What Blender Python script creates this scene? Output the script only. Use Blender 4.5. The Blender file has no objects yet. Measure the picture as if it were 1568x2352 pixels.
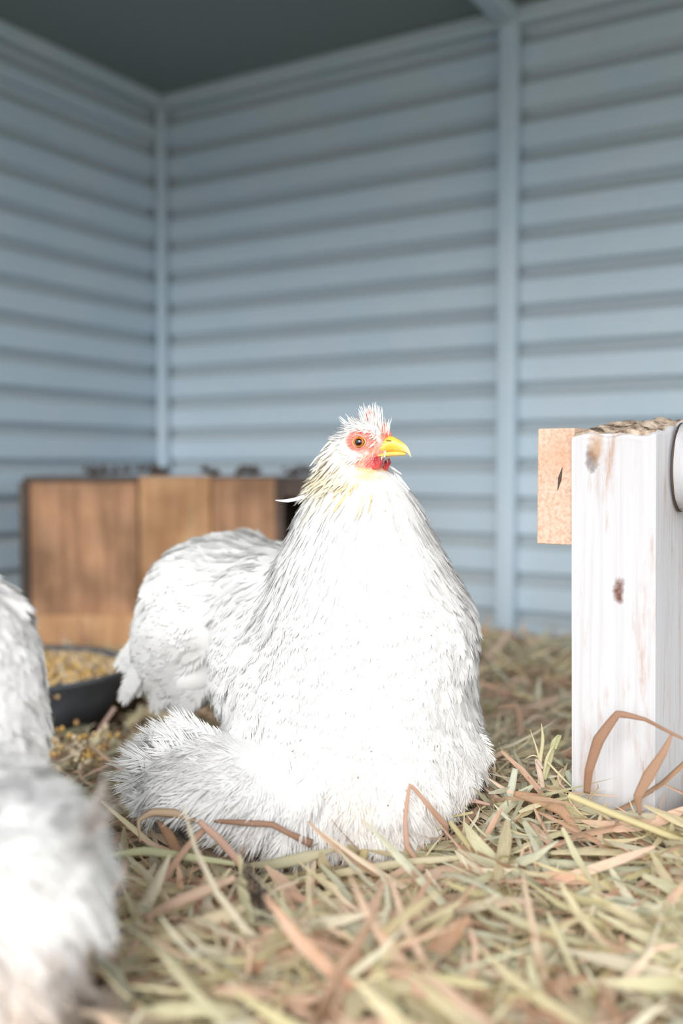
import bpy, math, random
import numpy as np
from mathutils import Vector, Matrix, Euler
C = bpy.context.scene.collection
PI = math.pi
rng = np.random.default_rng(7)
random.seed(7)

# ------------------------------------------------------------ camera
FPX, W, H = 2311.0, 1568, 2352
PITCH = math.atan(106/2311)
CAM = Vector((0, 0, .25))
cd = bpy.data.cameras.new('camera'); cam = bpy.data.objects.new('camera', cd); C.objects.link(cam)
cam.location = CAM; cam.rotation_euler = (PI/2-PITCH, 0, 0)
cd.sensor_fit = 'VERTICAL'; cd.sensor_height = 36; cd.sensor_width = 24; cd.lens = 36*FPX/H
cd.clip_start = .02; cd.clip_end = 100
cd.dof.use_dof = True; cd.dof.focus_distance = .652; cd.dof.aperture_fstop = 2.9
bpy.context.scene.camera = cam

# ------------------------------------------------------------ sky, exposure
w = bpy.data.worlds.new('world'); bpy.context.scene.world = w; w.use_nodes = True
nt = w.node_tree; nt.nodes.clear()
wo = nt.nodes.new('ShaderNodeOutputWorld'); bg = nt.nodes.new('ShaderNodeBackground')
tc = nt.nodes.new('ShaderNodeTexCoord'); sx = nt.nodes.new('ShaderNodeSeparateXYZ'); rp = nt.nodes.new('ShaderNodeValToRGB')
nt.links.new(tc.outputs['Generated'], sx.inputs[0]); nt.links.new(sx.outputs['Z'], rp.inputs[0])
rp.color_ramp.elements[0].position = 0; rp.color_ramp.elements[0].color = (.86, .93, 1, 1)
rp.color_ramp.elements[1].position = .8; rp.color_ramp.elements[1].color = (1, .99, .97, 1)
nt.links.new(rp.outputs[0], bg.inputs[0]); bg.inputs[1].default_value = 2.2
nt.links.new(bg.outputs[0], wo.inputs[0])
sd = bpy.data.lights.new('sun', 'SUN'); sun = bpy.data.objects.new('sun', sd); C.objects.link(sun)
sd.energy = 3.0; sd.angle = math.radians(32); sd.color = (1, .97, .93)
sun.rotation_euler = Vector((.22, .88, -.35)).to_track_quat('-Z', 'Y').to_euler()
vs = bpy.context.scene.view_settings
vs.view_transform = 'Standard'; vs.look = 'None'; vs.gamma = 1; vs.exposure = -.12; vs.use_curve_mapping = False

# ------------------------------------------------------------ helpers
RC = cam.rotation_euler.to_matrix()
def ray(px, py):
    return RC @ Vector(((px-W/2)/FPX, -(py-H/2)/FPX, -1))
def P(px, py, Y):                       # world point at distance Y seen at that place
    d = ray(px, py); return CAM + d*(Y/d.y)
def PZ(px, py, z):                      # world point at height z
    d = ray(px, py); return CAM + d*((z-CAM.z)/d.z)

def tagit(o, label=None, cat=None, group=None, kind=None):
    if label: o['label'] = label
    if cat: o['category'] = cat
    if group: o['group'] = group
    if kind: o['kind'] = kind
    return o
def empty(name, loc, label, cat, group=None):
    o = bpy.data.objects.new(name, None); C.objects.link(o); o.location = loc; o.empty_display_size = .02
    return tagit(o, label, cat, group)
def link(name, me, m, parent=None, smooth=True):
    o = bpy.data.objects.new(name, me); C.objects.link(o)
    if m: me.materials.append(m)
    if smooth: me.polygons.foreach_set('use_smooth', np.ones(len(me.polygons), bool))
    if parent:
        o.parent = parent; o.matrix_parent_inverse = Matrix.Translation(-parent.location) if parent.type == 'EMPTY' else Matrix()
    return o
def mesh_np(name, V, F, attrs=None):
    V = np.asarray(V, np.float32); F = np.asarray(F, np.int32)
    me = bpy.data.meshes.new(name); n = F.shape[1]
    me.vertices.add(len(V)); me.vertices.foreach_set('co', V.ravel())
    me.loops.add(F.size); me.loops.foreach_set('vertex_index', F.ravel())
    me.polygons.add(len(F)); me.polygons.foreach_set('loop_start', np.arange(len(F), dtype=np.int32)*n)
    me.update(calc_edges=True)
    for k, (a, dim) in (attrs or {}).items():
        if dim == 4:
            at = me.attributes.new(k, 'FLOAT_COLOR', 'POINT')
            a4 = np.ones((len(V), 4), np.float32); a4[:, :3] = a; at.data.foreach_set('color', a4.ravel())
        else:
            at = me.attributes.new(k, 'FLOAT_VECTOR', 'POINT'); at.data.foreach_set('vector', np.asarray(a, np.float32).ravel())
    return me
def mesh_py(name, V, F):
    me = bpy.data.meshes.new(name); me.from_pydata([tuple(v) for v in V], [], F); me.update(); return me

class N:                                # tiny node graph helper
    def __init__(s, name):
        s.m = bpy.data.materials.new(name); s.m.use_nodes = True; s.t = s.m.node_tree
        s.b = s.t.nodes['Principled BSDF']; s.out = s.t.nodes['Material Output']
    def n(s, typ, **kw):
        x = s.t.nodes.new('ShaderNode'+typ)
        for k, v in kw.items():
            if k.startswith('i_'):
                k = k[2:]; k = int(k) if k.isdigit() else k.replace('_', ' ')
                if hasattr(v, 'node'): s.t.links.new(v, x.inputs[k])
                else: x.inputs[k].default_value = v
            else: setattr(x, k, v)
        return x
    def l(s, a, b): s.t.links.new(a, b)
    def obj(s): return s.n('TexCoord').outputs['Object']
    def mapped(s, sc, src=None): return s.n('Mapping', i_Vector=src or s.obj(), i_Scale=sc).outputs[0]
    def noise(s, scale, vec=None, det=4, rough=.55): 
        return s.n('TexNoise', i_Vector=vec or s.obj(), i_Scale=scale, i_Detail=det, i_Roughness=rough).outputs['Fac']
    def ramp(s, fac, *st):
        r = s.n('ValToRGB', i_Fac=fac); e = r.color_ramp.elements
        while len(e) < len(st): e.new(.5)
        for q, (p, c) in zip(e, st): q.position = p; q.color = (*c, 1) if len(c) == 3 else c
        return r.outputs[0]
    def mix(s, f, a, b, mode='MIX'):
        x = s.t.nodes.new('ShaderNodeMix'); x.data_type = 'RGBA'; x.blend_type = mode
        for i, v in ((0, f), (6, a), (7, b)):
            if hasattr(v, 'node'): s.t.links.new(v, x.inputs[i])
            else: x.inputs[i].default_value = v if i == 0 else (*v, 1)[:4]
        return x.outputs[2]
    def bump(s, h, st=.4, dist=.001):
        s.l(s.n('Bump', i_Height=h, i_Strength=st, i_Distance=dist).outputs[0], s.b.inputs['Normal'])
    def col(s, c):
        if hasattr(c, 'node'): s.l(c, s.b.inputs['Base Color'])
        else: s.b.inputs['Base Color'].default_value = (*c, 1)
    def rough(s, r): s.b.inputs['Roughness'].default_value = r; return s
G = lambda v: (v, v, v)

# ------------------------------------------------------------ materials
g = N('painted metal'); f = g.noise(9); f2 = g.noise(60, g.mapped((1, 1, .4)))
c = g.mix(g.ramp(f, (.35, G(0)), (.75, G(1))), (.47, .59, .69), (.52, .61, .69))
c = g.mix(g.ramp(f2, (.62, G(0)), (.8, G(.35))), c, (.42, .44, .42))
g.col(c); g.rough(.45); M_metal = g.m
g = N('shaded rib metal'); g.col(g.mix(g.noise(12), (.35, .415, .46), (.41, .46, .49))); g.rough(.75); M_ribshade = g.m  # browner, darker wall metal that puts the rib bands' shade into the colour
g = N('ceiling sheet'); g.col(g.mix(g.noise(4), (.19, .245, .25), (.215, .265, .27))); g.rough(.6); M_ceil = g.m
g = N('soil'); g.col(g.ramp(g.noise(60), (.3, (.05, .035, .02)), (.7, (.16, .11, .06)))); g.rough(.95); M_soil = g.m
g = N('yard'); g.col(g.ramp(g.noise(6), (.3, (.30, .27, .2)), (.7, (.42, .38, .28)))); g.rough(.95); M_yard = g.m
def feather_mat(name, transl):
    g = N(name); a = g.n('Attribute', attribute_name='col').outputs['Color']
    g.col(a); g.rough(.6); g.b.inputs['Specular IOR Level'].default_value = .15
    t = g.n('BsdfTranslucent', i_Color=a); mx = g.n('MixShader', i_0=transl)
    g.l(g.b.outputs[0], mx.inputs[1]); g.l(t.outputs[0], mx.inputs[2]); g.l(mx.outputs[0], g.out.inputs[0]); return g.m
M_feather = feather_mat('white feathers', .14)
g = N('hen skin'); a = g.n('Attribute', attribute_name='col').outputs['Color']
f = g.noise(1500, det=3); c = g.mix(g.ramp(f, (.4, G(0)), (.62, G(.6))), a, g.mix(.4, a, (1, .80, .70)))
g.col(g.mix(g.n('Attribute', attribute_name='msk').outputs['Fac'], a, c)); g.rough(.5); g.bump(f, .6, .0006); M_skin = g.m
g = N('comb skin'); f = g.noise(1400, det=3); g.col(g.ramp(f, (.35, (.74, .12, .08)), (.65, (.9, .33, .24)))); g.rough(.45); g.bump(f, .5, .0005); M_comb = g.m
g = N('wattle skin'); f = g.noise(3.5, det=3); zz = g.n('SeparateXYZ', i_0=g.obj()).outputs[2]; g.col(g.mix(g.ramp(g.n('MapRange', i_0=zz, i_1=-1., i_2=1.).outputs[0], (.25, G(0)), (.7, G(1))), g.ramp(f, (.35, (.62, .05, .06)), (.7, (.78, .16, .14))), (.36, .015, .025))); g.rough(.4); g.bump(f, .7, .0006); M_wattle = g.m
g = N('beak horn'); a = g.n('Attribute', attribute_name='col').outputs['Color']; g.col(g.mix(.2, a, g.ramp(g.noise(300), (.3, (.85, .45, .05)), (.7, (1, .8, .3))))); g.rough(.32); g.bump(g.noise(500), .15, .0005); M_beak = g.m
g = N('nostril'); g.col((.30, .15, .03)); M_dark = g.m
# eye: rings around the optical axis (local +Z)
g = N('eye'); s = g.n('SeparateXYZ', i_0=g.obj()); r = g.n('Math', operation='SQRT', i_0=g.n('Math', operation='ADD', i_0=g.n('Math', operation='MULTIPLY', i_0=s.outputs[0], i_1=s.outputs[0]).outputs[0], i_1=g.n('Math', operation='MULTIPLY', i_0=s.outputs[1], i_1=s.outputs[1]).outputs[0]).outputs[0])
rr = g.n('Math', operation='MULTIPLY', i_0=r.outputs[0], i_1=200.).outputs[0]
g.col(g.ramp(rr, (.0, (.003, .003, .004)), (.445, (.004, .004, .004)), (.47, (.45, .10, .01)), (.60, (.62, .20, .03)), (.67, (.30, .08, .01)), (.72, (.02, .012, .01))))
g.rough(.08); g.b.inputs['Coat Weight'].default_value = .6; g.b.inputs['Coat Roughness'].default_value = .02; M_eye = g.m
g = N('hay blades'); a = g.n('Attribute', attribute_name='col').outputs['Color']; u = g.n('Attribute', attribute_name='uvw').outputs['Vector']
f = g.noise(1, g.mapped((9, 25, 1), u), 3); c = g.mix(g.ramp(f, (.3, G(0)), (.75, G(1))), g.mix(1, a, (.86, .81, .75), 'MULTIPLY'), g.mix(.2, a, (1, .98, .9)))
g.col(c); g.rough(.55); g.b.inputs['Specular IOR Level'].default_value = .35
t = g.n('BsdfTranslucent', i_Color=c); mx = g.n('MixShader', i_0=.30); g.l(g.b.outputs[0], mx.inputs[1]); g.l(t.outputs[0], mx.inputs[2]); g.l(mx.outputs[0], g.out.inputs[0]); M_hay = g.m
def wood_mat(name, c1, c2, c3, axis=(14, 14, 1.6), sc=6):
    g = N(name); v = g.mapped(axis); f = g.noise(sc, v, 6, .6); f2 = g.noise(7, det=3)
    c = g.ramp(f, (.3, c1), (.5, c2), (.72, c3)); c = g.mix(g.ramp(f2, (.42, G(0)), (.62, G(.75))), c, tuple(x*.55 for x in c1)); g.col(c); g.rough(.75); g.bump(f, .3, .001); return g.m
M_box = wood_mat('plywood brown', (.20, .10, .05), (.38, .20, .105), (.48, .28, .16))
M_box2 = wood_mat('plywood orange', (.34, .16, .065), (.46, .26, .13), (.52, .33, .18))
M_boxd = wood_mat('dark weathered wood and shade', (.05, .035, .028), (.09, .06, .045), (.13, .09, .07))
g = N('raw end grain'); f = g.noise(420, det=3); f2 = g.noise(30)
c = g.mix(g.ramp(f2, (.5, G(0)), (.75, G(.6))), g.ramp(f, (.3, (.54, .34, .24)), (.6, (.72, .52, .41))), (.60, .33, .20)); g.col(c); g.rough(.8); g.bump(f, .3, .0006); M_raw = g.m
def paint_mat(name, knots=()):
    g = N(name); f = g.noise(55, g.mapped((1, 1, .16)), 7, .7); f2 = g.noise(300, g.mapped((1, 1, .03)), 3)
    base = g.mix(g.ramp(f2, (.4, G(0)), (.75, G(.6))), (.62, .62, .65), (.50, .48, .49))
    c = g.mix(g.ramp(f, (.51, G(0)), (.58, G(.25)), (.67, G(.9))), base, (.42, .24, .15))
    for k, rad, colr in knots:
        d = g.n('VectorMath', operation='DISTANCE', i_0=g.n('VectorMath', operation='ADD', i_0=g.mapped((1, 1, .45)), i_1=g.n('VectorMath', operation='SCALE', i_0=g.n('TexNoise', i_Scale=160., i_Vector=g.obj()).outputs['Color'], i_Scale=.008).outputs[0]).outputs[0], i_1=Vector((k[0]+.004, k[1]+.004, k[2]*.45+.004))).outputs['Value']
        m = g.n('Math', operation='DIVIDE', i_0=d, i_1=rad).outputs[0]
        c = g.mix(g.ramp(m, (.25, G(1)), (.8, G(.35)), (1., G(0))), c, colr)
    g.col(c); g.rough(.6); g.bump(f2, .35, .0008); return g.m
g = N('rubber'); g.col(g.ramp(g.noise(20), (.3, (.06, .068, .08)), (.7, (.11, .12, .14)))); g.rough(.6); M_rubber = g.m
g = N('grain kernels'); a = g.n('Attribute', attribute_name='col').outputs['Color']; g.col(a); g.rough(.5); M_grain = g.m

# ------------------------------------------------------------ shed
TH = math.radians(31.2)
B = Vector((math.cos(TH), -math.sin(TH), 0))     # along the back wall to the right (towards the camera)
L = Vector((-math.sin(TH), -math.cos(TH), 0))    # along the left wall towards the camera
CN = Vector((-.310, 1.751, 0)); ZC = .875
def ribbed(name, org, d, length, nrm, z0, z1, pitch, phase):
    prof = []                                     # (z, inset) trapezoid cladding profile
    z = z0 - phase
    while z < z1:
        prof += [(z, .0), (z+.60*pitch, .0), (z+.84*pitch, -.0095), (z+.90*pitch, -.0095)]
        z += pitch
    prof = [(min(max(a, z0), z1), b) for a, b in prof] + [(z1, 0)]
    V, F = [], []
    for a, b in prof:
        for s_ in (-.03, length):
            p = org + d*s_ + nrm*b; V.append((p.x, p.y, a))
    n = len(prof)
    for i in range(n-1): F.append((2*i, 2*i+1, 2*i+3, 2*i+2))
    m0 = len(V)                                  # back skin
    for a in (z0, z1):
        for s_ in (-.03, length):
            p = org + d*s_ - nrm*.030; V.append((p.x, p.y, a))
    F += [(m0, m0+2, m0+3, m0+1), (0, m0, m0+1, 1), (2*n-2, 2*n-1, m0+3, m0+2)]
    o = link(name, mesh_py(name, V, F), M_metal, smooth=False); o['kind'] = 'structure'; o.data.materials.append(M_ribshade)
    for i in range(n-1): o.data.polygons[i].material_index = 1 if (i % 4) in (1, 2) else 0      # shade of the rib slopes and recesses, painted in with a darker colour
    return o
PITCHR = .0535
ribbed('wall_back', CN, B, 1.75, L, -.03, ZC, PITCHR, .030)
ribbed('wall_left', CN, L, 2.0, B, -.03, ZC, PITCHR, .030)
def boxm(name, o, ax, ay, az, m, parent=None, bev=0, kind=None):
    V = [o + ax*i + ay*j + az*k for k in (0, 1) for j in (0, 1) for i in (0, 1)]
    F = [(0, 2, 3, 1), (4, 5, 7, 6), (0, 1, 5, 4), (2, 6, 7, 3), (0, 4, 6, 2), (1, 3, 7, 5)]
    ob = link(name, mesh_py(name, V, F), m, parent, smooth=False)
    if ax.cross(ay).dot(az) < 0: ob.data.flip_normals()
    if bev:
        md = ob.modifiers.new('b', 'BEVEL'); md.width = bev; md.segments = 2
    if kind: ob['kind'] = kind
    return ob
Z = Vector((0, 0, 1))
Q = CN + B*.64                                    # right post position along back wall
def post_trim(name, p, wd):
    # rounded tube post standing against the wall
    return boxm(name, p - B*wd/2 + L*.001, B*wd, L*.022, Z*(ZC-.0)+Z*.0, M_metal, bev=.004, kind='structure')
post_trim('trim_1', Q, .026)
boxm('trim_2', CN + (B+L)*.0015, B*.017, L*.017, Z*ZC, M_metal, bev=.004, kind='structure')
boxm('trim_3', CN + L*.020 + B*.001 + Z*(ZC-.024), L*1.9, B*.020, Z*.0235, M_metal, bev=.003, kind='structure')
boxm('trim_4', CN + B*.020 + L*.001 + Z*(ZC-.024), B*1.7, L*.020, Z*.0235, M_metal, bev=.003, kind='structure')
boxm('trim_5', Q + L*.024 - B*.016 + Z*(ZC-.022), L*1.27, B*.030, Z*.0215, M_metal, bev=.003, kind='structure')  # rafter
boxm('trim_6', CN + L*.018 + B*.001 + Z*(ZC-.075), L*1.9, B*.012, Z*.016, M_metal, bev=.003, kind='structure')
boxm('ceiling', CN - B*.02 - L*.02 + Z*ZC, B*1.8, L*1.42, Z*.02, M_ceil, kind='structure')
boxm('floor', CN - B*.02 - L*.02 - Z*.06, B*1.8, L*2.3, Z*.03, M_soil, kind='structure')
boxm('ground', Vector((-9, -12, -.09)), Vector((18, 0, 0)), Vector((0, 22, 0)), Vector((0, 0, .028)), M_yard, kind='structure')

# ------------------------------------------------------------ nest box
nb = empty('nest_box', P(350, 1500, 1.36), 'brown wooden nest box with vertical boards and dark opening, against the back corner', 'box')
YB = 1.32
x0 = P(66, 1100, YB).x; xm = P(318, 1100, YB).x; xr = P(632, 1100, YB).x; xe = .03; ztop = P(300, 1098, YB).z
X = Vector((1, 0, 0)); Yv = Vector((0, 1, 0))
boxm('board', Vector((x0, YB, -.02)), X*(xm-x0-.001), Yv*.012, Z*(ztop+.014), M_box, nb, .002)
boxm('board', Vector((xm, YB+.002, -.02)), X*(.095), Yv*.012, Z*(ztop+.022), M_box2, nb, .002)
boxm('board', Vector((xm+.096, YB, -.02)), X*(xr-xm-.096), Yv*.012, Z*(ztop+.020), M_box, nb, .002)
boxm('bottom_rail', Vector((x0+.004, YB-.011, -.02)), X*(xr-x0-.004), Yv*.011, Z*.075, M_box2, nb, .002)
boxm('side_panel', Vector((x0-.012, YB-.004, -.02)), X*.0115, Yv*.14, Z*(ztop+.015), M_boxd, nb, .001)  # dark colour paints in the shadow gap at the box's left edge
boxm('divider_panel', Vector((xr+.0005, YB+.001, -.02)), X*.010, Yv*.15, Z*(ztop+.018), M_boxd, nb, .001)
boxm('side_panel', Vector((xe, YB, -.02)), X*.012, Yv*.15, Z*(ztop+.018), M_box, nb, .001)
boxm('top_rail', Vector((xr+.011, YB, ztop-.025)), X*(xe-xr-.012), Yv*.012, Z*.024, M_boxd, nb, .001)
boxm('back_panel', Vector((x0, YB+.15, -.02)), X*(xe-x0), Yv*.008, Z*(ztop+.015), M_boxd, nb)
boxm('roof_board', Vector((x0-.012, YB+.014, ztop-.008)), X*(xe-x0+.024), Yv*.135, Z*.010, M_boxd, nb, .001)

r = np.random.default_rng(9); V, F = [], []
for k in range(70):
    cx_ = r.choice([P(210, 0, YB).x, P(350, 0, YB).x, P(300, 0, YB).x, P(480, 0, YB).x, P(560, 0, YB).x, P(680, 0, YB).x])+r.normal(0, .010); q = np.array([cx_, YB+.006+.03*r.random(), ztop+.006+.006*r.random()]); n0 = len(V)
    for a in ((-1, 0, -.3), (0, -1, -.3), (1, 0, -.3), (0, 1, -.3), (0, 0, 1)): V.append(tuple(q+np.array(a)*(.003+.006*r.random())))
    F += [(n0, n0+1, n0+4), (n0+1, n0+2, n0+4), (n0+2, n0+3, n0+4), (n0+3, n0, n0+4), (n0, n0+3, n0+2, n0+1)]
tagit(link('litter', mesh_py('litter', V, F), M_boxd, smooth=False), 'dark crumbs of litter lying along the top of the nest box', 'litter', kind='stuff')

# ------------------------------------------------------------ implicit surfaces
def ell(px, py, Y, rx, rz, ry, flow, rot=0, g=0, k='body'):
    s = Y/FPX; c = P(px, py, Y)
    a = math.radians(rot)
    R = np.array([[math.cos(a), 0, math.sin(a)], [0, 1, 0], [-math.sin(a), 0, math.cos(a)]])  # image-plane tilt
    return dict(c=np.array(c), r=np.array([rx*s, ry, rz*s]), R=R, flow=np.array(flow, float), g=g, k=k)
def ell_w(c, r, M, flow, g=0, k='body'):
    return dict(c=np.array(c), r=np.array(r), R=np.array(M), flow=np.array(flow, float), g=g, k=k)
GK = {0: .010, 1: .006, 2: .003}
def ball_d(b, p):
    q = (p-b['c']) @ b['R'].T
    k0 = np.linalg.norm(q/b['r'], axis=-1); k1 = np.linalg.norm(q/b['r']**2, axis=-1)+1e-9
    return k0*(k0-1)/k1
def sdf(balls, p, full=False):
    D = np.stack([ball_d(b, p) for b in balls], 0)
    gs = sorted(set(b['g'] for b in balls)); out = None; res = []
    for gi in gs:
        idx = [i for i, b in enumerate(balls) if b['g'] == gi]; k = .007 if gi == 0 else (.0022 if gi == 9 else .005)
        d = D[idx]; m = d.min(0); res.append(m - k*np.log(np.exp(-(d-m)/k).sum(0)))
    res = np.stack(res, 0); m = res.min(0); k = .0028
    out = m - k*np.log(np.exp(-(res-m)/k).sum(0))
    return (out, D) if full else out
def grad(balls, p, e=.0008):
    g_ = np.stack([sdf(balls, p+np.eye(3)[i]*e)-sdf(balls, p-np.eye(3)[i]*e) for i in range(3)], -1)
    return g_/(np.linalg.norm(g_, axis=-1, keepdims=True)+1e-12)
def nets(balls, h, pad=.012):
    lo = np.min([b['c']-b['r'].max() for b in balls], 0)-pad; hi = np.max([b['c']+b['r'].max() for b in balls], 0)+pad
    n = np.ceil((hi-lo)/h).astype(int)+1
    ax = [lo[i]+np.arange(n[i])*h for i in range(3)]
    S = np.empty(n, np.float32)
    for i in range(n[0]):                      # slab by slab
        yy, zz = np.meshgrid(ax[1], ax[2], indexing='ij')
        p = np.stack([np.full_like(yy, ax[0][i]), yy, zz], -1)
        S[i] = sdf(balls, p)
    I = S < 0
    cnt = np.zeros(n-1); acc = np.zeros((*(n-1), 3), np.float32)
    def corner(o): return tuple(slice(o[i], n[i]-1+o[i]) for i in range(3))
    cs = [(a, b, c) for a in (0, 1) for b in (0, 1) for c in (0, 1)]
    for a in cs:
        for i in range(3):
            if a[i] == 0:
                b = list(a); b[i] = 1; b = tuple(b)
                sa, sb = S[corner(a)], S[corner(b)]; x = (sa < 0) != (sb < 0)
                t = np.where(x, sa/np.where(x, sa-sb, 1), 0)
                cnt += x
                for j in range(3): acc[..., j] += np.where(x, a[j] + (t if j == i else 0), 0)
    act = cnt > 0; idx = -np.ones(n-1, np.int64); idx[act] = np.arange(act.sum())
    cell = np.argwhere(act); V = (cell + acc[act]/cnt[act][:, None])*h + lo
    Fs = []
    for i in range(3):
        j, k = (i+1) % 3, (i+2) % 3
        sl0 = [slice(1, n[q]-1) for q in range(3)]; sl0[i] = slice(0, n[i]-1)
        sl1 = list(sl0); sl1[i] = slice(1, n[i])
        x = I[tuple(sl0)] != I[tuple(sl1)]; e = np.argwhere(x); base = e.copy()
        for q in range(3):
            if q != i: base[:, q] += 1
        flip = I[tuple(sl0)][x]
        def ci(dj, dk):
            c = base.copy(); c[:, j] += dj; c[:, k] += dk; return idx[c[:, 0], c[:, 1], c[:, 2]]
        q = np.stack([ci(-1, -1), ci(0, -1), ci(0, 0), ci(-1, 0)], 1)
        q[~flip] = q[~flip][:, ::-1]; Fs.append(q)
    return V, np.concatenate(Fs)

# ------------------------------------------------------------ feathers
def template(n, kind, seed):
    r = np.random.default_rng(seed); V = []; F = []
    def zc(x, y): return -.10*y*y - .35*x*x
    seg = 5
    for i in range(seg+1):
        t = i/seg; ww = .018*(1-.8*t)
        V += [(-ww, t, zc(0, t)+.004), (ww, t, zc(0, t)+.004)]
    for i in range(seg): F += [(2*i, 2*i+1, 2*i+3), (2*i, 2*i+3, 2*i+2)]
    sp = .95/n
    for sgn in (-1, 1):
        for i in range(n):
            t = .03+(i+.5)*sp
            if kind == 'contour': ln = .46*math.sin(PI*min(1, t*.78+.16))**.7; an = 52-26*t
            elif kind == 'hackle': ln = .36*(1-t)**.6*min(1, t*5+.3)+.06; an = 28-10*t
            else: ln = .50*math.sin(PI*(t*.7+.18))**.6*(.75+.5*r.random()); an = 60-42*t+r.normal(0, 7)
            an = math.radians(an+r.normal(0, 2.5)); ln *= .9+.2*r.random()
            if kind == 'down' and r.random() < .12: continue
            dx, dy = math.sin(an)*sgn, math.cos(an)
            wd = sp*(.62 if kind != 'down' else .52)
            b0 = (0, t-wd); b1 = (0, t+wd); mf = .78 if kind == 'down' else .64; mx_, my_ = dx*ln*mf, t+dy*ln*mf
            tx, ty = dx*ln, t+dy*ln*(1.08)
            wz = r.normal(0, .012 if kind != 'down' else .05)
            k = len(V); hw = wd*.8
            V += [(b0[0], b0[1], zc(*b0)), (b1[0], b1[1], zc(*b1)),
                  (mx_+dy*hw*sgn, my_-abs(dx)*hw, zc(mx_, my_)+wz*.4), (mx_-dy*hw*sgn, my_+abs(dx)*hw, zc(mx_, my_)+wz*.4), (tx, ty, zc(tx, ty)+wz)]
            F += [(k, k+1, k+3), (k, k+3, k+2), (k+2, k+3, k+4)]
    V = np.array(V, np.float32); F = np.array(F, np.int32); a, b, c = V[F[:, 0]], V[F[:, 1]], V[F[:, 2]]
    neg = np.cross(b-a, c-a)[:, 2] < 0; F[neg] = F[neg][:, ::-1]; return V, F
TPL = {k: [template(n, k, s_) for s_ in range(4)] for k, n in (('contour', 19), ('hackle', 14), ('down', 36))}
def place(tk, root, T, Nn, Lh, Wd, col, bend=0):
    """instances of templates -> V, F, col arrays"""
    Vs, Fs, Cs = [], [], []; base = 0
    for q in range(4):
        sel = np.arange(len(root)) % 4 == q
        if not sel.any(): continue
        tv, tf = TPL[tk][q]; r_, t_, n_ = root[sel], T[sel], Nn[sel]
        s_ = np.cross(t_, n_); s_ /= np.linalg.norm(s_, axis=1, keepdims=True)+1e-9
        l_, w_ = Lh[sel][:, None, None], Wd[sel][:, None, None]
        bz = (bend[sel] if np.ndim(bend) else np.full(sel.sum(), bend))[:, None, None]
        x, y, z = tv[None, :, 0:1], tv[None, :, 1:2], tv[None, :, 2:3]
        v = r_[:, None] + s_[:, None]*x*w_ + t_[:, None]*y*l_ + n_[:, None]*(z*l_ - bz*y*y*l_)
        m = len(tv); Vs.append(v.reshape(-1, 3))
        Fs.append((tf[None] + (np.arange(sel.sum())*m)[:, None, None]).reshape(-1, 3) + base); base += sel.sum()*m
        Cs.append(np.hstack([np.repeat(col[sel], m, 0), np.repeat(n_, m, 0)]))
    return np.concatenate(Vs), np.concatenate(Fs), np.concatenate(Cs)
def merge(parts):
    Vs, Fs, Cs = [], [], []; b = 0
    for v, f, c in parts: Vs.append(v); Fs.append(f+b); Cs.append(c); b += len(v)
    return np.concatenate(Vs), np.concatenate(Fs), np.concatenate(Cs)
# kind: (template, length m, width factor (x 1m), lift, density spacing m, bend, jitter)
KIND = {
 'head':   ('hackle', .0070, .0036, .16, .0013, .05, .22),
 'nape':   ('hackle', .017, .0055, .12, .0022, .05, .14),
 'neck':   ('hackle', .026, .0080, .012, .0055, .03, .07),
 'body':   ('contour', .024, .0190, .006, .0080, .03, .08),
 'tail':   ('contour', .027, .0250, .014, .0062, .05, .12),
 'belly':  ('down', .026, .0200, .06, .0046, .10, .20),
 'foot':   ('down', .030, .0220, .03, .0046, .08, .16),
}
def thin(p, s_, r):
    o = r.permutation(len(p)); key = np.floor(p[o]/s_).astype(np.int64)
    _, u = np.unique(key, axis=0, return_index=True); return o[u]
def plumage(balls, V, tint, keep, seed):
    r = np.random.default_rng(seed); out = []
    _, D = sdf(balls, V, True); near = D.argmin(0)
    kinds = [b['k'] for b in balls]; flows = np.stack([b['flow']/np.linalg.norm(b['flow']) for b in balls])
    for kn, (tk, Lh, Wd, lift, sp, bend, jit) in KIND.items():
        ids = [i for i, k in enumerate(kinds) if k == kn]
        m = np.isin(near, ids) & keep(V, near)
        if not m.any(): continue
        P_ = V[m]; sel = thin(P_, sp, r); p = P_[sel]
        p = p + r.normal(0, sp*.25, p.shape); d, DD = sdf(balls, p, True); nn = grad(balls, p); p = p - nn*(d[:, None]+.0012)
        wgt = np.exp(-(DD-DD.min(0))/.012); fl = np.einsum('bn,bk->nk', wgt, flows)/wgt.sum(0)[:, None]
        fl = fl - nn*(fl*nn).sum(1, keepdims=True); ln_ = np.linalg.norm(fl, axis=1, keepdims=True)
        dn_ = np.array([0, 0, -1.])-nn*(-nn[:, 2:3]); fl = fl + dn_*np.clip(.45-ln_, 0, 1)*1.6; ln_ = np.linalg.norm(fl, axis=1, keepdims=True)
        fl = np.where(ln_ > .05, fl/(ln_+1e-9), np.cross(nn, [0, 1, 0]))
        sd_ = np.cross(fl, nn); t = fl + sd_*r.normal(0, jit, (len(p), 1)) + nn*(lift*(.5+r.random((len(p), 1))))
        t /= np.linalg.norm(t, axis=1, keepdims=True)
        n2 = nn - t*(nn*t).sum(1, keepdims=True); n2 += sd_*r.normal(0, .15, (len(p), 1)); n2 /= np.linalg.norm(n2, axis=1, keepdims=True)
        s_ = .75+.5*r.random(len(p))
        dt_, _ = sdf(balls, p+fl*(Lh*s_)[:, None], True)
        bnd = np.clip(dt_/(Lh*s_), -.7, .9) - .10 - (.0016 if kn in ('neck', 'body', 'tail') else .0024)/(Lh*s_) + bend*(r.random(len(p))-.5)
        out.append(place(tk, p, t, n2, Lh*s_, Wd*s_*(.85+.3*r.random(len(p))), np.clip(tint(p, r)*(1.06 if kn in ('foot', 'belly') else 1.), 0, .97), bnd))
    return merge(out)

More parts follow.
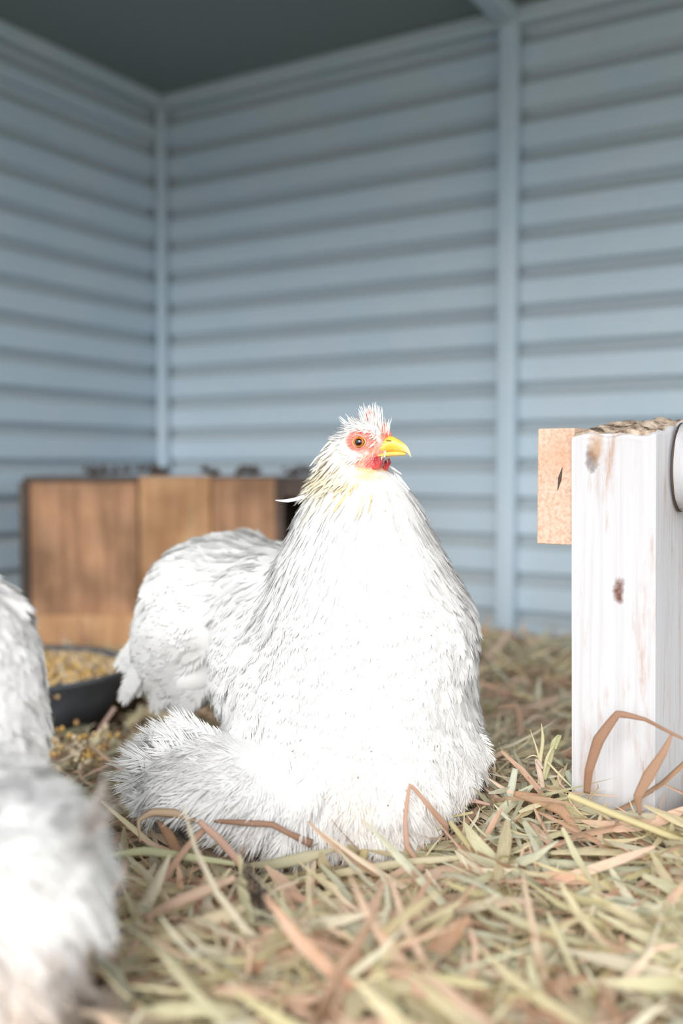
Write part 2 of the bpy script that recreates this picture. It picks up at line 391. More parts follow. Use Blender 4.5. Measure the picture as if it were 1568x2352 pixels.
# ------------------------------------------------------------ hen heads
KPX = .66/FPX; YAW = math.radians(22)
class Head:
    def __init__(s, O, F, Nr): s.O = Vector(O); s.F = Vector(F).normalized(); s.N = Vector(Nr).normalized()
    def p(s, x, y, v=0):
        u = ((x-840)*KPX + v*math.sin(YAW))/math.cos(YAW)
        return s.O + s.F*u + s.N*v + Z*(-(y-1017)*KPX)
    def ball(s, x, y, ru, rv, rz, flow, k, v=0, g=9, tilt=0):
        a = math.radians(tilt); f = s.F*math.cos(a)+Z*math.sin(a); z = -s.F*math.sin(a)+Z*math.cos(a)
        return ell_w(s.p(x, y, v), (ru*KPX, rv, rz*KPX), [tuple(f), tuple(s.N), tuple(z)], flow, g, k)
def side_v(hd, x, y, sg, balls):
    v = .03
    while v > .002 and float(sdf(balls, np.array([tuple(hd.p(x, y, v*sg))]))[0]) > 0: v -= .0002
    return v*sg
def loft(hd, secs, n=14, cols=None):
    V, F, Cc = [], [], []
    for (x, yt, yb, wv) in secs:
        for i in range(n):
            a = 2*PI*i/n; cy, sy = math.cos(a), math.sin(a)
            yy = (yt+yb)/2 - cy*(yb-yt)/2
            V.append(tuple(hd.p(x, yy, wv*math.copysign(abs(sy)**.8, sy)))); Cc.append(cols(x, yy))
    for k in range(len(secs)-1):
        for i in range(n): F.append((k*n+i, k*n+(i+1) % n, (k+1)*n+(i+1) % n, (k+1)*n+i))
    F.append(tuple(range(n))[::-1]); m = (len(secs)-1)*n; F.append(tuple(range(m, m+n)))
    me = mesh_py('loft', V, F); at = me.attributes.new('col', 'FLOAT_COLOR', 'POINT')
    at.data.foreach_set('color', np.array([(*c, 1) for c in Cc], np.float32).ravel()); return me
def subd(o, n=2):
    m = o.modifiers.new('s', 'SUBSURF'); m.levels = m.render_levels = n; return o
def lerp(a, b, t): t = min(max(t, 0), 1); return tuple(a[i]*(1-t)+b[i]*t for i in range(len(a)))
def slab(hd, outline, th, bulge=.5):
    """closed outline in the head's middle plane -> rounded flat body"""
    n = len(outline); cx = sum(p[0] for p in outline)/n; cy = sum(p[1] for p in outline)/n; V, F = [], []
    for sc_, vv in ((0.0, th/2), (.6, th/2), (1.0, th*.12), (1.0, -th*.12), (.6, -th/2), (0.0, -th/2)):
        if sc_ == 0: V.append((cx, cy, vv)); continue
        for x, y in outline: V.append((cx+(x-cx)*sc_, cy+(y-cy)*sc_, vv))
    r0 = [1+i for i in range(n)]; rings = [[1+k*n+i for i in range(n)] for k in range(4)]; last = 1+4*n
    for i in range(n):
        j = (i+1) % n; F.append((0, rings[0][i], rings[0][j]))
        for k in range(3): F.append((rings[k][i], rings[k+1][i], rings[k+1][j], rings[k][j]))
        F.append((last, rings[3][j], rings[3][i]))
    return V, F
def head_parts(hd, root, body, balls):
    bpy.context.view_layer.update()
    yel, dark, tip = (.95, .56, .06), (.85, .40, .03), (.98, .86, .62)
    cb = lambda x, y: lerp(lerp((.93, .50, .10), yel, (x-860)/30), tip, (x-915)/28)
    up = [(852, 1044, 1048.5, .0070), (860, 1036, 1047.5, .0072), (872, 1018, 1043.5, .0066), (884, 1005, 1040, .0060), (896, 999.5, 1038, .0052), (908, 1005, 1038, .0044), (920, 1013, 1040, .0034),
          (930, 1021, 1040, .0025), (937, 1030, 1045, .0017), (941, 1041, 1051, .0008), (942, 1049, 1052, .0002)]
    o = subd(link('upper_beak', loft(hd, up, cols=cb), M_beak, root)); o['label'] = 'yellow upper beak with pale hooked tip'
    for v in (1, -1):
        c = hd.p(891, 1013, v*.0050); bm = uvs(1, 10, 8); ob = link('nostril', bm, M_dark, o)
        ob.matrix_world = Matrix.Translation(c) @ Matrix((hd.F, hd.N, Z)).transposed().to_4x4() @ Euler((0, math.radians(8), 0)).to_matrix().to_4x4() @ Matrix.Diagonal((.0020, .0009, .00045, 1))
    lo = [(850, 1047, 1050, .0066), (860, 1046, 1051, .0068), (870, 1042, 1052, .0060), (884, 1038, 1051, .0054), (900, 1036, 1049.5, .0047), (914, 1037, 1048, .0038), (924, 1039, 1047.5, .0026), (931, 1041, 1046.5, .0010)]
    subd(link('lower_beak', loft(hd, lo, cols=lambda x, y: lerp((.90, .48, .07), (.95, .62, .14), (x-850)/60)), M_beak, root))
    # comb : low serrated single comb
    out = [(902, 1003), (896, 990), (888, 979), (879, 972), (874, 966), (872, 970), (871, 979), (868, 968), (867, 955), (864, 957), (862, 972), (859, 966), (857, 946), (854, 944), (853, 962), (849, 958), (847, 934), (844, 933), (842, 950), (838, 949), (838, 962), (842, 978), (856, 990), (872, 1000), (888, 1008)]
    V, F = slab(hd, out, .0030); o = link('comb', mesh_py('comb', [hd.p(*v) for v in V], F), M_comb, root); subd(o, 1); o['label'] = 'small pink red serrated comb'
    # wattles
    for v in (1, -1):
        me = uvs(1, 28, 18); ob = link('wattle', me, M_wattle, root)
        cx, cy = (862, 1064) if v == 1 else (889, 1067)
        c = hd.p(cx, cy, side_v(hd, cx, cy-6, v, balls)+v*.0000) if v == 1 else hd.p(cx, cy, -.0066)
        for q in me.vertices:
            q.co.x *= (1+.22*q.co.z); q.co.x += .07*math.sin(q.co.z*7); q.co.z += .06*math.sin(q.co.x*8); q.co.y *= 1+.35*math.sin(q.co.x*6+q.co.z*4)
        sc = (16*KPX, .0018, 15*KPX) if v == 1 else (7.5*KPX, .0022, 15*KPX)
        ob.matrix_world = Matrix.Translation(c) @ Matrix((hd.F, hd.N, Z)).transposed().to_4x4() @ Euler((0, math.radians(18), 0)).to_matrix().to_4x4() @ Matrix.Diagonal((*sc, 1))
    # eyes with lids
    for v in (1, -1):
        ev = abs(side_v(hd, 826, 1017, 1, balls))-.0022; e1 = hd.p(826, 1017, ev)
        c = e1 if v == 1 else e1-hd.N*(2*ev)
        nrm = (hd.N*v + hd.F*.10 + Z*.05).normalized(); zq = nrm.to_track_quat('Z', 'Y').to_matrix().to_4x4()
        me = uvs(.0045, 32, 20); ob = link('eye', me, M_eye, root); ob.matrix_world = Matrix.Translation(c) @ zq
        V, F = [], []; nU, nV = 32, 8
        for i in range(nU):
            a = 2*PI*i/nU; rr_ = .0039*(1+.10*math.cos(2*a))
            for j in range(nV):
                b = 2*PI*j/nV; rad = rr_+.0006*math.cos(b)
                V.append((rad*math.cos(a), rad*.93*math.sin(a), .0022+.0006*math.sin(b)))
        for i in range(nU):
            for j in range(nV): F.append((i*nV+j, ((i+1) % nU)*nV+j, ((i+1) % nU)*nV+(j+1) % nV, i*nV+(j+1) % nV))
        lid = link('eyelid', mesh_py('eyelid', V, F), M_lid, ob); lid.matrix_parent_inverse = Matrix()
        # ear lobe
    for v in (1, -1):
        me = uvs(1, 16, 10); ob = link('ear_lobe', me, M_lobe, root)
        lv = abs(side_v(hd, 784, 1036, 1, balls))+.0006; c = hd.p(784, 1036, lv); c = c if v == 1 else c-hd.N*2*lv
        ob.matrix_world = Matrix.Translation(c) @ Matrix((hd.F, hd.N, Z)).transposed().to_4x4() @ Euler((0, math.radians(38), 0)).to_matrix().to_4x4() @ Matrix.Diagonal((16*KPX, .0012, 6*KPX, 1))
        ob['label'] = 'white oval ear lobe'
def uvs(r, nu, nv):
    V = [(0, 0, r)]; F = []
    for j in range(1, nv):
        for i in range(nu):
            a, b = 2*PI*i/nu, PI*j/nv; V.append((r*math.sin(b)*math.cos(a), r*math.sin(b)*math.sin(a), r*math.cos(b)))
    V.append((0, 0, -r)); last = len(V)-1
    for i in range(nu):
        j = (i+1) % nu; F.append((0, 1+i, 1+j)); F.append((last, 1+(nv-2)*nu+j, 1+(nv-2)*nu+i))
        for k in range(nv-2): F.append((1+k*nu+i, 1+(k+1)*nu+i, 1+(k+1)*nu+j, 1+k*nu+j))
    return mesh_py('sphere', V, F)
g = N('eyelid skin'); g.col((.80, .36, .16)); g.rough(.45); M_lid = g.m
g = N('ear lobe skin'); g.col((.93, .88, .82)); g.rough(.5); M_lobe = g.m

def head_balls(hd, fl):
    F_ = np.array(hd.F)
    back = -F_*.9+np.array([0, 0, -.45])
    return [hd.ball(830, 1022, 54, .0105, 48, back, 'head'), hd.ball(834, 996, 42, .0090, 29, back, 'head'),
            hd.ball(866, 1025, 30, .0062, 23, back, 'head', tilt=-8), hd.ball(842, 1056, 34, .0092, 32, -F_*.6+np.array([0, 0, -.8]), 'head'),
            hd.ball(790, 1050, 40, .0120, 46, -F_*.5+np.array([0, 0, -.9]), 'nape', tilt=40)]
def face_mask(hd, V):
    """1 inside bare red skin of the face"""
    Vm = V - np.array(hd.O); u = Vm @ np.array(hd.F); v = Vm @ np.array(hd.N); z = Vm[:, 2]
    x = 840 + (u*math.cos(YAW) - np.abs(v)*math.sin(YAW))/KPX; y = 1017 - z/KPX
    d1 = np.hypot((x-829)/37, (y-1013)/28); d2 = np.hypot((x-846)/36, (y-1066)/22); d3 = np.hypot((x-866)/22, (y-1040)/22); d4 = np.hypot((x-884)/12, (y-1004)/17)
    return np.clip((1.08-np.minimum(np.minimum(d1, d2), np.minimum(d3, d4)))/.16, 0, 1)*(np.abs(v) > .0), x, y
def build_hen(root, balls, hd, h, tint, keep, seed, extra=None):
    V, F = nets(balls, h)
    # taut smoothing towards the exact surface
    V = V - grad(balls, V)*sdf(balls, V)[:, None]
    m, x, y = face_mask(hd, V); near_head = np.linalg.norm(V-np.array(hd.O), axis=1) < .05
    m = m*near_head
    col = tint(V, None); red = np.array([.62, .07, .05]); pink = np.array([.74, .26, .17]); org = np.array([.95, .50, .22])
    dd = np.hypot((x-828)/30, (y-1014)/26)[:, None]
    face = np.where(dd < 1.1, red*.75+pink*.25, pink)
    face = np.where((np.hypot((x-858)/20, (y-1066)/20) < 1)[:, None], np.array([.72, .06, .06]), face)
    face = np.where((y > 1076)[:, None], org, face)
    col = col*(1-m[:, None]) + face*m[:, None]
    me = mesh_np('body', V, F, {'col': (col, 4), 'msk': (np.repeat(m[:, None], 3, 1), 4)})
    body = link('body', me, M_skin, root)
    def kp(p, near):
        mm, _, _ = face_mask(hd, p); nh = np.linalg.norm(p-np.array(hd.O), axis=1) < .05
        return keep(p, near) & ~((mm > .35) & nh)
    parts = [plumage(balls, V, tint, kp, seed)]
    r = np.random.default_rng(seed+5)
    # sparse bristle feathers over the bare face
    fm = (m > .3); idx = np.where(fm)[0]; idx = idx[thin(V[idx], .0013, r)]
    e = np.hypot((x[idx]-826)/19, (y[idx]-1017)/17); idx = idx[(e > 1) & (r.random(len(idx)) < .8)]
    p = V[idx]; nn = grad(balls, p); back = np.array(-hd.F)+np.array([0, 0, -.35])
    cen = np.array(hd.p(826, 1017, .012)); rad = p-cen; rad /= np.linalg.norm(rad, axis=1, keepdims=True)
    fl = back[None]*.8+rad*.35+r.normal(0, .2, p.shape); fl -= nn*(fl*nn).sum(1, keepdims=True); fl /= np.linalg.norm(fl, axis=1, keepdims=True)
    t = fl+nn*.18; t /= np.linalg.norm(t, axis=1, keepdims=True); n2 = nn-t*(nn*t).sum(1, keepdims=True); n2 /= np.linalg.norm(n2, axis=1, keepdims=True)
    ln_ = .0032+.0022*r.random(len(p)); c_ = np.tile([.96, .84, .76], (len(p), 1))
    parts.append(place('hackle', p, t, n2, ln_*.8, ln_*.16, c_, 0.))
    # upright crest of narrow feathers around the comb
    rt, tt, nq, LL = [], [], [], []
    for i in range(210):
        q = r.random(); x_ = 800+92*q; y_ = 968+6*math.sin(q*6)+26*max(0, q-.5)*1.6+r.normal(0, 5); sv = r.choice([-1, 1])*(.0012+.005*r.random()**.8)
        a0 = hd.p(x_, y_+12, sv); lean = (q-.62)*.9-.25+r.normal(0, .13)
        dr = hd.F*lean + Z*(1.0 if q > .35 else .62) + hd.N*(sv*60*(.2+.5*r.random())*.6)
        rt.append(a0); tt.append(dr.normalized()); nq.append((hd.N*math.copysign(1, sv)+hd.F*r.normal(0, .4)).normalized()); LL.append((.006+.0068*r.random())*(1.15 if .45 < q < .85 else .75))
    rt, tt, nq, LL = map(np.array, (rt, tt, nq, LL)); nq = nq-tt*(nq*tt).sum(1, keepdims=True); nq /= np.linalg.norm(nq, axis=1, keepdims=True)
    parts.append(place('hackle', rt, tt, nq, LL, LL*.20, np.tile([.95, .93, .90], (len(rt), 1)), .05))
    if extra: parts += extra(r)
    V_, F_, C_ = merge(parts)
    ob = link('plumage', mesh_np('plumage', V_, F_, {'col': (C_[:, :3], 4), 'custom_normal': (C_[:, 3:], 3)}), M_feather, root); ob['kind'] = 'stuff'
    head_parts(hd, root, body, balls)
    return V

# ------------------------------------------------------------ the sitting hen
hdir = Vector((math.cos(YAW), -math.sin(YAW), 0)); hN = Vector((-math.sin(YAW), -math.cos(YAW), 0))
H1 = Head(P(840, 1017, .668), hdir, hN)
balls1 = head_balls(H1, None) + [
 ell(808, 1100, .680, 78, 52, .021, (-.25, 0, -1), k='nape', g=9),
 ell(822, 1145, .682, 105, 72, .030, (0, 0, -1), k='neck', g=0),
 ell(828, 1215, .685, 136, 100, .042, (0, 0, -1), k='neck', g=0),
 ell(828, 1320, .688, 190, 150, .058, (-.05, 0, -1), k='neck', g=0),
 ell(845, 1450, .690, 248, 205, .078, (0, 0, -1), g=0),
 ell(800, 1580, .700, 285, 225, .092, (-.12, 0, -1), g=0),
 ell(835, 1680, .690, 262, 160, .085, (.05, 0, -1), g=0, k='belly'),
 ell(620, 1500, .722, 135, 205, .055, (-.55, .1, -.9), g=1, rot=-14),            # folded wing
 ell(640, 1400, .760, 150, 150, .070, (-.8, .3, -.3), g=0),                       # back
 ell(492, 1395, .800, 160, 158, .072, (-.8, .1, -.45), g=2, k='tail'),
 ell(430, 1465, .800, 118, 110, .060, (-.7, .1, -.75), g=2, k='tail'),
 ell(560, 1330, .800, 110, 98, .062, (-1, .1, 0), g=2, k='tail'),
 ell(450, 1540, .790, 95, 62, .050, (-.6, .1, -.8), g=2, k='tail'),
 ell(530, 1775, .640, 150, 85, .048, (-1, 0, -.1), g=3, k='foot', rot=-6),
 ell(448, 1795, .645, 85, 60, .036, (-1, 0, -.05), g=3, k='foot'),
 ell(650, 1812, .640, 210, 72, .045, (-.7, -.2, -.6), g=3, k='foot'),
 ell(840, 1810, .650, 190, 95, .055, (0, -.1, -1), g=4, k='belly'),
 ell(1005, 1700, .680, 92, 115, .050, (.22, -.05, -1), g=4, k='belly'),
 ell(960, 1790, .680, 85, 62, .040, (.15, -.1, -1), g=4, k='belly'),
]
def tint1(p, r):
    n = len(p); c = np.tile([.90, .895, .89], (n, 1)).astype(float)
    px = 784+p[:, 0]/p[:, 1]*FPX; zz = p[:, 2]
    # cream stain of the upper neck and below the cheek
    a = np.clip(1-np.linalg.norm((p-np.array(H1.p(770, 1075, .004)))/np.array([.018, .05, .018]), axis=1), 0, 1)[:, None]
    c = c*(1-a)+np.array([.93, .80, .52])*a
    a = np.clip(1-np.linalg.norm((p-np.array(H1.p(838, 1095, .010)))/np.array([.016, .03, .006]), axis=1), 0, 1)[:, None]*1.
    c = c*(1-a)+np.array([.93, .66, .30])*a
    a = np.clip((.095-zz)/.07, 0, 1)[:, None]*.42*np.clip((p[:, 0:1]+.03)/.06, 0, 1); c = c*(1-a)+np.array([.90, .80, .70])*a
    a = np.clip(1-np.linalg.norm((p-np.array(P(825, 1740, .6)))/np.array([.012, .08, .012]), axis=1), 0, 1)[:, None]*.35; c = c*(1-a)+np.array([.85, .58, .30])*a
    if r is not None: c *= (1-.035*r.random((n, 1)))
    return np.clip(c, 0, .96)
def keep1(p, near): return p[:, 2] > -.004
def extra1(r):
    out = []
    def fringe(pts, dirs, n, tk, L0, W0, depth_j=.006, bend=.1, colr=(.92, .915, .91)):
        """feathers whose roots follow a polyline of world points and fan along blended directions"""
        P_ = np.array([tuple(q) for q in pts]); D_ = np.array(dirs, float); q = r.random(n)*(len(P_)-1); i = np.minimum(q.astype(int), len(P_)-2); f = (q-i)[:, None]
        rt = P_[i]*(1-f)+P_[i+1]*f + r.normal(0, .003, (n, 3)); rt[:, 1] += r.normal(0, depth_j, n)
        t = D_[i]*(1-f)+D_[i+1]*f + r.normal(0, .14, (n, 3)); t /= np.linalg.norm(t, axis=1, keepdims=True)
        nn = np.tile([0, -1., .35], (n, 1))+r.normal(0, .12, (n, 3)); nn -= t*(nn*t).sum(1, keepdims=True); nn /= np.linalg.norm(nn, axis=1, keepdims=True)
        s_ = .7+.6*r.random(n); out.append(place(tk, rt, t, nn, L0*s_, W0*s_, np.tile(colr, (n, 1)), bend))
    # fanned feathers of the tail's hanging edge
    fringe([P(335, 1450, .79), P(330, 1500, .79), P(350, 1530, .785), P(420, 1545, .78)], [(-.7, 0, -.9), (-.7, 0, -.8), (-.5, 0, -1), (-.2, 0, -1)], 34, 'contour', .026, .020)
    # foot plume sweeping left over the hay
    fringe([P(500, 1728, .64), P(452, 1748, .645), P(428, 1780, .65), P(440, 1828, .64)], [(-.95, 0, .28), (-1, 0, .18), (-1, 0, -.05), (-1, 0, -.12)], 100, 'down', .032, .024, .014)
    fringe([P(520, 1700, .65), P(480, 1695, .65)], [(-1, 0, .20), (-1, 0, .25)], 16, 'down', .028, .018, .008)
    fringe([P(450, 1808, .64), P(560, 1822, .635), P(700, 1832, .63), P(860, 1834, .63), P(980, 1795, .64)], [(-.9, 0, -.2), (-.5, 0, -.6), (-.1, -.1, -1), (0, -.1, -1), (.2, 0, -1)], 190, 'down', .021, .015, .010, .1, (.92, .90, .865))
    # skirt at the right side
    fringe([P(1066, 1672, .68), P(1062, 1695, .68), P(1040, 1740, .68), P(985, 1790, .67)], [(.30, 0, -1), (.30, 0, -1), (.25, 0, -1), (.1, 0, -1)], 110, 'down', .022, .015, .012, .1, (.91, .89, .87))
    # ruff of narrow feathers at both sides of the neck
    fringe([P(785, 1000, .68), P(768, 1030, .685), P(752, 1070, .685), P(742, 1100, .69)], [(-.6, 0, -.5), (-.5, 0, -.8), (-.4, 0, -1), (-.3, 0, -1)], 80, 'hackle', .012, .0042, .006, .05, (.90, .84, .70))
    fringe([P(888, 1080, .680), P(908, 1108, .681), P(928, 1145, .682), P(946, 1185, .683)], [(.6, 0, -.55), (.55, 0, -.8), (.4, 0, -1), (.3, 0, -1)], 80, 'hackle', .014, .0048, .008, .05)
    return out
GX = Vector((P(760, 1900, .66).x, .68, 0))
hen1 = empty('hen', GX, 'white fluffy hen with red face and yellow beak sitting upright on the hay', 'chicken', 'white hens in the coop')
build_hen(hen1, balls1, H1, .0019, tint1, keep1, 11, extra1)
# one loose neck feather sticking out to the left of the neck
def ribbon(pts, wds, nrm=None, fold=.0, sub=8, sharp=0.):
    """smooth ribbon through points; returns V,F,uvw"""
    Pn = [Vector(p) for p in pts]; m = len(Pn); V = []; U = []; length = 0; prev = None
    ks = []
    for i in range(m-1):
        p0, p1, p2, p3 = Pn[max(i-1, 0)], Pn[i], Pn[i+1], Pn[min(i+2, m-1)]
        for j in range(sub):
            t = j/sub; a = .5*((2*p1)+(p2-p0)*t+(2*p0-5*p1+4*p2-p3)*t*t+(-p0+3*p1-3*p2+p3)*t**3); a = a.lerp(p1.lerp(p2, t), sharp); ks.append((a, wds[i]*(1-t)+wds[i+1]*t))
    ks.append((Pn[-1], wds[-1]))
    for i, (p, wd) in enumerate(ks):
        t = (ks[min(i+1, len(ks)-1)][0]-ks[max(i-1, 0)][0]).normalized(); nn = Vector(nrm) if nrm else (CAM-p).normalized()
        s_ = t.cross(nn).normalized(); nn = s_.cross(t).normalized()
        if prev: length += (p-prev).length
        prev = p
        for q, (a, b) in enumerate(((-1, 0), (-.5, fold*.7), (0, fold), (.5, fold*.7), (1, 0))): V.append(tuple(p+s_*(a*wd/2)+nn*(b*wd))); U.append((q/4, length*100, 0))
    F = []
    for i in range(len(ks)-1):
        for q in range(4): a = i*5+q; F.append((a, a+1, a+6, a+5))
    return V, F, U
V, F, U = ribbon([P(716, 1132, .675), P(690, 1143, .672), P(660, 1150, .670), P(632, 1149, .668)], [.0018, .0024, .0022, .0003], fold=.2)
o = link('stray_feather', mesh_np('stray', V, F, {'col': (np.tile([.95, .95, .95], (len(V), 1)), 4), 'custom_normal': (np.tile([0, -.8, .6], (len(V), 1)), 3)}), M_feather, hen1); o['label'] = 'single thin white feather sticking out from the neck'
# dirt specks caught in the plumage
g = N('dirt specks'); g.col((.06, .035, .02)); M_speck = g.m
SV, SF = [], []
def speck(px, py, Y, l_, a, w_=.0006):
    c = P(px, py, Y); d = Vector((math.cos(a), 0, math.sin(a))); s_ = Vector((-math.sin(a), 0, math.cos(a))); n0 = len(SV)
    for q in (c-d*l_/2, c+s_*w_/2+Vector((0, -w_, 0)), c+d*l_/2, c-s_*w_/2+Vector((0, -w_, 0)), c+Vector((0, w_*2, 0))): SV.append(tuple(q))
    SF.extend([(n0, n0+1, n0+3), (n0+1, n0+2, n0+3), (n0, n0+4, n0+1), (n0+1, n0+4, n0+2), (n0+2, n0+4, n0+3), (n0+3, n0+4, n0)])
def surf_depth(px, py, balls, off):
    d = ray(px, py); t = .45
    for _ in range(80):
        p = CAM+d*t; s_ = float(sdf(balls, np.array([tuple(p)]))[0])-off
        if s_ < .0003: break
        t += max(s_, .0004)*.8
    return (CAM+d*t).y
for px, py, l_, a in [(1004, 1714, .0022, 1.5), (995, 1748, .0030, 1.9), (822, 1786, .0024, 1.8), (806, 1583, .0016, .5), (852, 1726, .0018, .3), (991, 1459, .001, 0), (772, 1845, .003, 1.4), (895, 1420, .001, .6),
                      (497, 1545, .004, 1.2), (690, 1700, .003, .9), (672, 1725, .003, .8), (1046, 1482, .0008, 0), (905, 1808, .0014, 2), (890, 1850, .0014, .5), (556, 1538, .0016, 1.3), (615, 1527, .0008, 0)]:
    speck(px, py, surf_depth(px, py, balls1, .0042), l_, a)
ob = link('dirt_specks', mesh_py('specks', SV, SF), M_speck, hen1, smooth=False); ob['kind'] = 'stuff'

# ------------------------------------------------------------ the near hen, cut by the left edge
H2 = Head(P(-700, 1180, .47), Vector((-.94, -.34, 0)), Vector((.34, -.94, 0)))
balls2 = head_balls(H2, None) + [
 ell(-660, 1300, .48, 130, 110, .024, (.2, 0, -1), k='neck', g=0), ell(-600, 1450, .49, 210, 190, .045, (.2, 0, -1), k='neck', g=0),
 ell(-430, 1650, .50, 330, 260, .075, (.5, 0, -.8), g=0),
 ell(-115, 1540, .520, 185, 235, .060, (.45, 0, -.9), g=0, k='tail'),
 ell(-85, 1720, .515, 172, 190, .060, (.15, 0, -1), g=0, k='tail'),
 ell(10, 1930, .400, 150, 66, .030, (.8, -.1, -.45), g=3, k='foot'),
 ell(-80, 1900, .430, 210, 110, .050, (.6, -.1, -.6), g=3, k='foot'),
 ell(20, 2140, .400, 105, 170, .028, (.3, 0, -1), g=4, k='belly'),
 ell(40, 2380, .400, 130, 100, .040, (.5, 0, -.8), g=4, k='foot'),
 ell(-330, 2100, .46, 150, 280, .035, (.1, 0, -1), g=4, k='belly'),
]
def tint2(p, r):
    n = len(p); c = np.tile([.95, .935, .93], (n, 1)).astype(float)
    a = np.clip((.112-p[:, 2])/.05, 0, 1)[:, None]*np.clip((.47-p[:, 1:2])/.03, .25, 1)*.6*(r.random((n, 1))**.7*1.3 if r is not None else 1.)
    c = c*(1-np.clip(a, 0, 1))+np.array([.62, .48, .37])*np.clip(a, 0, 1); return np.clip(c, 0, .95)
hen2 = empty('hen', PZ(-60, 2352, 0), 'blurred white hen in the left foreground, cut off by the picture edge', 'chicken', 'white hens in the coop')
hen2.location = (-.12, .42, 0)
KIND2 = dict(KIND)
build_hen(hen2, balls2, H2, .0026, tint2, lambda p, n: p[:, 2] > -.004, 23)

# ------------------------------------------------------------ white post with rail and raw board
dn = .62; A0 = CAM.z
NE = Vector((P(1511, 1070, dn).x, dn, 0))         # near corner of the post
PW, PD = .0534, .090
Lb = -L                                            # away from camera along side face
kn1, kn2 = NE - B*.0405 + Z*.2560, NE - B*.0235 + Z*.171
ps = empty('perch_stand', NE - B*.027 + Lb*.045, 'weathered white-painted wooden post at the right, with a raw board end and round rail', 'post')
mp = paint_mat('chipped white paint', [(kn1, .0052, (.07, .03, .02)), (kn2, .0045, (.16, .06, .04)), (NE-B*.0385+Z*.262, .006, (.50, .33, .22))])
# irregular prism with a rough, back-rising top
nx, ny, nz = 10, 12, 26; V, F = [], []
def ring(z, sh, inset):
    pts = []
    for i in range(nx): pts.append((-PW+PW*i/nx, 0))
    for i in range(ny): pts.append((0, PD*i/ny))
    for i in range(nx): pts.append((-PW*i/nx, PD))
    for i in range(ny): pts.append((-PW, PD-PD*i/ny))
    out = []
    for a, b in pts:
        a2 = -PW/2+(a+PW/2)*(1-inset/(PW/2)); b2 = PD/2+(b-PD/2)*(1-inset/(PD/2)); q = NE + B*a2 + Lb*b2 + L*sh*0
        zz = z
        if z > .2:
            w_ = (z-.2)/.07; zz = z + w_*(.0105*b/PD - .0015*(-a/PW) + .0012*math.sin(a*260)+.0010*math.sin(b*190+a*90))
        q = q + Vector((-.0065*(z/.27-.4)*0, 0, 0)); out.append((q.x+.0030*(.5-z/.27), q.y, zz))
    return out
rings = [(-.028+(.270+.028)*k/nz, 0) for k in range(nz)]+[(.2680, 0), (.2700, .0006), (.2708, .0022)]
for z, ins in rings: V += ring(z, 0, ins)
m = 2*(nx+ny)
for k in range(len(rings)-1):
    for i in range(m): F.append((k*m+i, k*m+(i+1) % m, (k+1)*m+(i+1) % m, (k+1)*m+i))
F.append(tuple((len(rings)-1)*m+i for i in range(m))); F.append(tuple(range(m))[::-1])
post = link('post', mesh_py('post', V, F), mp, ps, smooth=False); post['label'] = 'square post in chipped white paint with knots'
# rough bare cap: a thin weathered layer of splintered end grain on the top cut
gcap = N('weathered end grain'); f = gcap.noise(160, gcap.mapped((1, .3, 1)), 5); gcap.col(gcap.ramp(f, (.35, (.10, .07, .05)), (.48, (.45, .33, .24)), (.62, (.72, .58, .46)))); gcap.rough(.9); gcap.bump(f, .8, .002)
Vc, Fc = [], []; na, nb2 = 26, 30; rr = np.random.default_rng(3)
hz = rr.random((na+1, nb2+1))
for i in range(na+1):
    for j in range(nb2+1):
        a, b = -PW+PW*i/na, PD*j/nb2; edge = min(i, na-i, j, nb2-j)
        z = .2706+.0105*b/PD-.0015*(-a/PW)+.0012*math.sin(a*260)+.001*math.sin(b*190+a*90)+(.0016*hz[i, j]+.0008 if edge > 0 else -.004)
        ins = .0002 if edge > 0 else -.0004
        q = NE+B*a+Lb*b; Vc.append((q.x+.0030*(.5-1), q.y, z))
for i in range(na):
    for j in range(nb2): a = i*(nb2+1)+j; Fc.append((a, a+nb2+1, a+nb2+2, a+1))
link('post_top', mesh_py('cap', Vc, Fc), gcap.m, ps)['label'] = 'bare brown weathered top of the post'
# raw board fixed to the left face
p0 = NE - B*(PW+.0008) + Lb*.004
boxm('board', p0 - B*.0250 + Z*.1985, B*.0250, Lb*.26, Z*.0760, M_raw, ps, .0008)['label'] = 'raw unpainted board end'
q = p0-B*.0095-Lb*.0004+Z*.2415; V = [q+Z*.0075+B*.0016, q-B*.0010+Z*.001, q-Z*.0075-B*.0014, q+B*.0011-Z*.0005]
V = [v-Lb*.0003 for v in V]+[v+Lb*.0012 for v in V]; link('crack', mesh_py('crack', V, [(0, 1, 2, 3), (7, 6, 5, 4), (0, 4, 5, 1), (1, 5, 6, 2), (2, 6, 7, 3), (3, 7, 4, 0)]), M_boxd, ps, smooth=False)
kc = P(1288, 1095, (p0-B*.014).y-.0006)
# round rail on the right face
rc = NE + Lb*.0605 + B*.0005 + Z*.249; V, F = [], []; n = 40; secs = [(0, .0288), (.0012, .0296), (.03, .0296), (.30, .0296)]
for t, rad in secs:
    for i in range(n):
        a = 2*PI*i/n; q = rc+B*t+Lb*(rad*math.cos(a))+Z*(rad*math.sin(a)); V.append(tuple(q))
for k in range(len(secs)-1):
    for i in range(n): F.append((k*n+i, (k+1)*n+i, (k+1)*n+(i+1) % n, k*n+(i+1) % n))
F += [tuple(range(n)), tuple(range((len(secs)-1)*n, len(secs)*n))[::-1]]
link('rail', mesh_py('rail', V, F), paint_mat('rail paint'), ps)['label'] = 'round white rail'
V, F = [], []                                        # dark ring added for the shaded gap where the rail meets the post
for t, rad in ((0, .0296), (.0008, .0302), (.0014, .0296)):
    for i in range(n):
        a = 2*PI*i/n; q = rc+B*t+Lb*(rad*math.cos(a))+Z*(rad*math.sin(a)*1.0+.0004*math.sin(a*7)); V.append(tuple(q))
